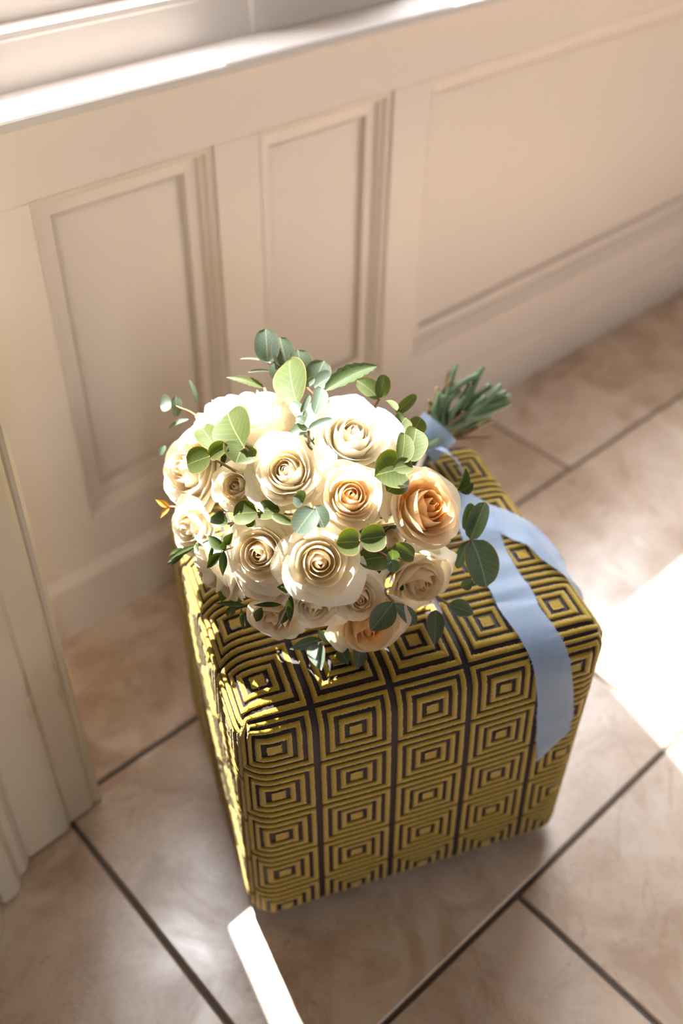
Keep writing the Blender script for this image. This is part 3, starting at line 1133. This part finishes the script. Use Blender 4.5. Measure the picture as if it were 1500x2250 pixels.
# ---- stems behind the tie
TIE = dome(938, 985, 0.0)
TIE = CAM + ray(942, 962) * (CR[2] @ (at_z(942, 962, 0.487) - CAM))
ENDS = [(1000, 803, .56, 0), (1060, 806, .555, 0), (1076, 846, .53, 0), (1100, 846, .535, 0), (1122, 868, .515, 0), (1112, 880, .51, 0), (1092, 900, .50, 2), (1066, 905, .505, 1),
        (1082, 925, .49, 2), (1078, 962, .475, 1), (1028, 828, .545, 0), (1040, 858, .53, 0), (1008, 858, .535, 0), (985, 815, .555, 1), (960, 850, .54, 2), (1088, 866, .52, 0),
        (1066, 872, .525, 0), (1118, 886, .505, 0), (1050, 940, .485, 1), (1012, 880, .53, 0), (975, 870, .54, 0), (1020, 905, .515, 1), (1098, 884, .51, 0), (942, 880, .53, 2), (1050, 822, .55, 0), (1088, 858, .525, 0), (1110, 862, .522, 0), (1035, 845, .54, 0), (1060, 890, .51, 0), (1085, 905, .50, 0), (1000, 840, .545, 0), (1022, 870, .53, 0), (1104, 894, .503, 0), (990, 835, .55, 1), (1040, 915, .50, 2), (965, 862, .54, 0)]
for i, (u, v, z, kd) in enumerate(ENDS):
    E_ = at_z(u, v, z)
    rg3 = np.random.default_rng(300 + i)
    d = nrm(E_ - TIE)
    j = rg3.normal(0, .010, 3)
    start = BC + (TIE - BC) * 0.45 + rg3.normal(0, .030, 3) - (E_ - TIE) * 0.25
    tie_p = TIE + nrm(j + 1e-6) * min(0.020, np.linalg.norm(j)) + (E_ - TIE - d * (d @ (E_ - TIE))) * 0
    mid = tie_p * .45 + E_ * .55 + rg3.normal(0, .004, 3)
    rad = (0.0040 if kd == 0 else 0.0026) * rg3.uniform(.85, 1.15)
    P = spline([start, tie_p, mid, E_], 16)
    mk('stem', *tube(P, [rad * (1.0 + .10 * math.sin(q * 2.1 + i)) for q in range(16)], 9), (M_stem, M_stem2, M_stem3)[kd], bq)


# ---- ribbon
def strip(name, C, Wd, nh, mat, parent, curl=0.06, taper=None, label=None, fringe=True):
    """ribbon along centre points C with widths Wd and normal hints nh"""
    n = len(C)
    ns = 7
    V, UV = [], []
    acc = 0
    sides = []
    for i in range(n):
        t = nrm(C[min(i + 1, n - 1)] - C[max(i - 1, 0)])
        nn = nrm(nh[i] - t * (nh[i] @ t))
        sd = np.cross(t, nn)
        if i:
            acc += np.linalg.norm(C[i] - C[i - 1])
        sides.append((t, nn, sd))
        for j in range(ns):
            s = (j / (ns - 1) * 2 - 1)
            sl_ = 0 if taper is None else taper[i] * s
            V.append(C[i] + sd * s * Wd[i] / 2 + nn * (curl * Wd[i] * (s * s) * 0.5) + t * sl_)
            UV.append((j / (ns - 1), acc))
    o = mk(name, V, grid_faces(n, ns), mat, parent, uv=UV)
    if label:
        o['label'] = label
    if fringe:
        Vf, Ff = [], []
        for i in range(n - 1):
            for e in (0, ns - 1):
                a0, a1 = np.array(V[i * ns + e]), np.array(V[(i + 1) * ns + e])
                sg = -1 if e == 0 else 1
                for q in range(4):
                    if rng.uniform() < .35:
                        continue
                    p = a0 + (a1 - a0) * (q + rng.uniform(0, .8)) / 4
                    t, nn, sd = sides[i]
                    w_ = 0.00045
                    ln = rng.uniform(.001, .0042)
                    tip = p + sd * sg * ln + t * rng.normal(0, .0016) + nn * rng.normal(.0003, .0006)
                    m_ = len(Vf)
                    Vf += [p - t * w_, p + t * w_, tip, p + nn * w_]
                    Ff += [(m_, m_ + 1, m_ + 2), (m_, m_ + 2, m_ + 3), (m_ + 1, m_ + 3, m_ + 2)]
        fr = mk('frayed_edge', Vf, Ff, mat, o, smooth=False, kind='stuff')
    return o


def surf_main(x, v, off):
    """point on the ottoman: local x, v along top (negative: distance behind the front edge) or front (positive: drop)"""
    P, ok = net_main(np.array([x - (1 - math.pi / 4) * ORD]), np.array([v]), False)
    return o2w(o_round(P, off))[0]


def on_top(u, v):
    p = at_z(u, v, TOPZ + 0.010) - OO
    return p @ EX, p @ EY


def on_front(u, v):
    n = EY
    d = ray(u, v)
    t = ((OO - EY * 0.008) @ n - CAM @ n) / (d @ n)
    p = CAM + d * t - OO
    return p @ EX, OH + OZ0 - p[2]


LIFT = 0.0065
# tail that drops over the front
pts = []
for (u, v) in ((1035, 1150), (1068, 1215), (1102, 1268), (1130, 1312), (1158, 1358)):
    x, y = on_top(u, v)
    pts.append((x, -(y - (1 - math.pi / 4) * ORD)))
for (u, v) in ((1219, 1535), (1217, 1590), (1213, 1638)):
    x, d = on_front(u, v)
    pts.append((x, d - (1 - math.pi / 4) * ORD))
C2 = spline([np.array([p[0], p[1], 0]) for p in pts], 60)
C = [surf_main(c[0], c[1], LIFT + 0.002 * math.sin(i * .35) ** 2) for i, c in enumerate(C2)]
NH = []
for c in C2:
    a = surf_main(c[0], c[1], 0.0)
    b = surf_main(c[0], c[1], 0.02)
    NH.append(nrm(b - a))
C = [C[i] + NH[i] * (0.016 * max(0, 1 - i / 14) ** 2) for i in range(len(C))]
tp = [0.0] * 60
for i in range(60):
    tp[i] = 0.024 * max(0, (i - 50) / 9)
rb = strip('ribbon', C, [0.047 + .002 * math.sin(i * .3) for i in range(60)], NH, M_rib, bq, curl=-0.02, taper=tp, label='pale blue silk ribbon tail hanging over the front of the ottoman')
# tail that slides off the right edge
pts = []
for (u, v) in ((1000, 1105), (1048, 1125), (1112, 1146), (1170, 1180), (1208, 1218)):
    x, y = on_top(u, v)
    pts.append(np.array([x, -(y - (1 - math.pi / 4) * ORD), 0]))
pts += [np.array([OW - 0.006, pts[-1][1] + 0.022, 0]), np.array([OW + 0.03, pts[-1][1] + 0.034, 0]), np.array([OW + 0.08, pts[-1][1] + 0.044, 0])]
C2 = spline(pts, 50)
NH, C = [], []
for i, c in enumerate(C2):
    a = surf_main(c[0], c[1], 0.0)
    n_ = nrm(surf_main(c[0], c[1], 0.02) - a)
    NH.append(n_)
    C.append(a + n_ * (LIFT - 0.001 + 0.010 * max(0, 1 - i / 12) ** 2))
strip('ribbon', C, [0.043 - 0.012 * max(0, (i - 28) / 22) for i in range(50)], NH, M_rib, bq, curl=0.0, label='pale blue silk ribbon tail slipping off the right edge')
# wrap round the stems and the loose loop
axd = nrm(at_z(1050, 860, 0.53) - TIE)
pa = nrm(np.cross(axd, [0, 0, 1]))
pb = np.cross(axd, pa)
V, UV = [], []
na = 28
for k, tt in enumerate(np.linspace(-0.5, 0.5, 6)):
    for a in np.linspace(0, 2 * math.pi, na, endpoint=False):
        r = 0.0275 + 0.0015 * math.sin(3 * a + 4 * tt) + 0.003 * abs(tt)
        V.append(TIE + axd * (tt * 0.042 + 0.004 * math.sin(a)) + r * (math.cos(a) * pa + math.sin(a) * pb))
        UV.append((tt + .5, a * .03))
mk('ribbon_wrap', V, grid_faces(6, na, 0, True), M_rib, bq, uv=UV, label='silk ribbon wound round the stems')
LP = [(930, 992, .50), (958, 985, .515), (990, 1000, .51), (1012, 1030, .485), (1018, 1062, .465), (1012, 1092, .455)]
C = spline([at_z(*p) for p in LP], 26)
NH = [nrm(-CR[1] * .6 + CR[0] * (0.9 if i > 12 else 0.2) + TO_CAM * .25) for i in range(26)]
strip('ribbon_loop', C, [0.018] * 26, NH, M_rib, bq, curl=0.1)
for k in range(5):
    p = at_z(930 - k * 3, 1000 + k * 7, .515)
    r = 0.004
    g = [(math.sin(a) * math.cos(b), math.sin(a) * math.sin(b), math.cos(a)) for a in np.linspace(0, math.pi, 7) for b in np.linspace(0, 2 * math.pi, 10, endpoint=False)]
    mk('pearl_pin', [p + r * np.array(q) for q in g], grid_faces(7, 10, 0, True), M_pearl, bq)
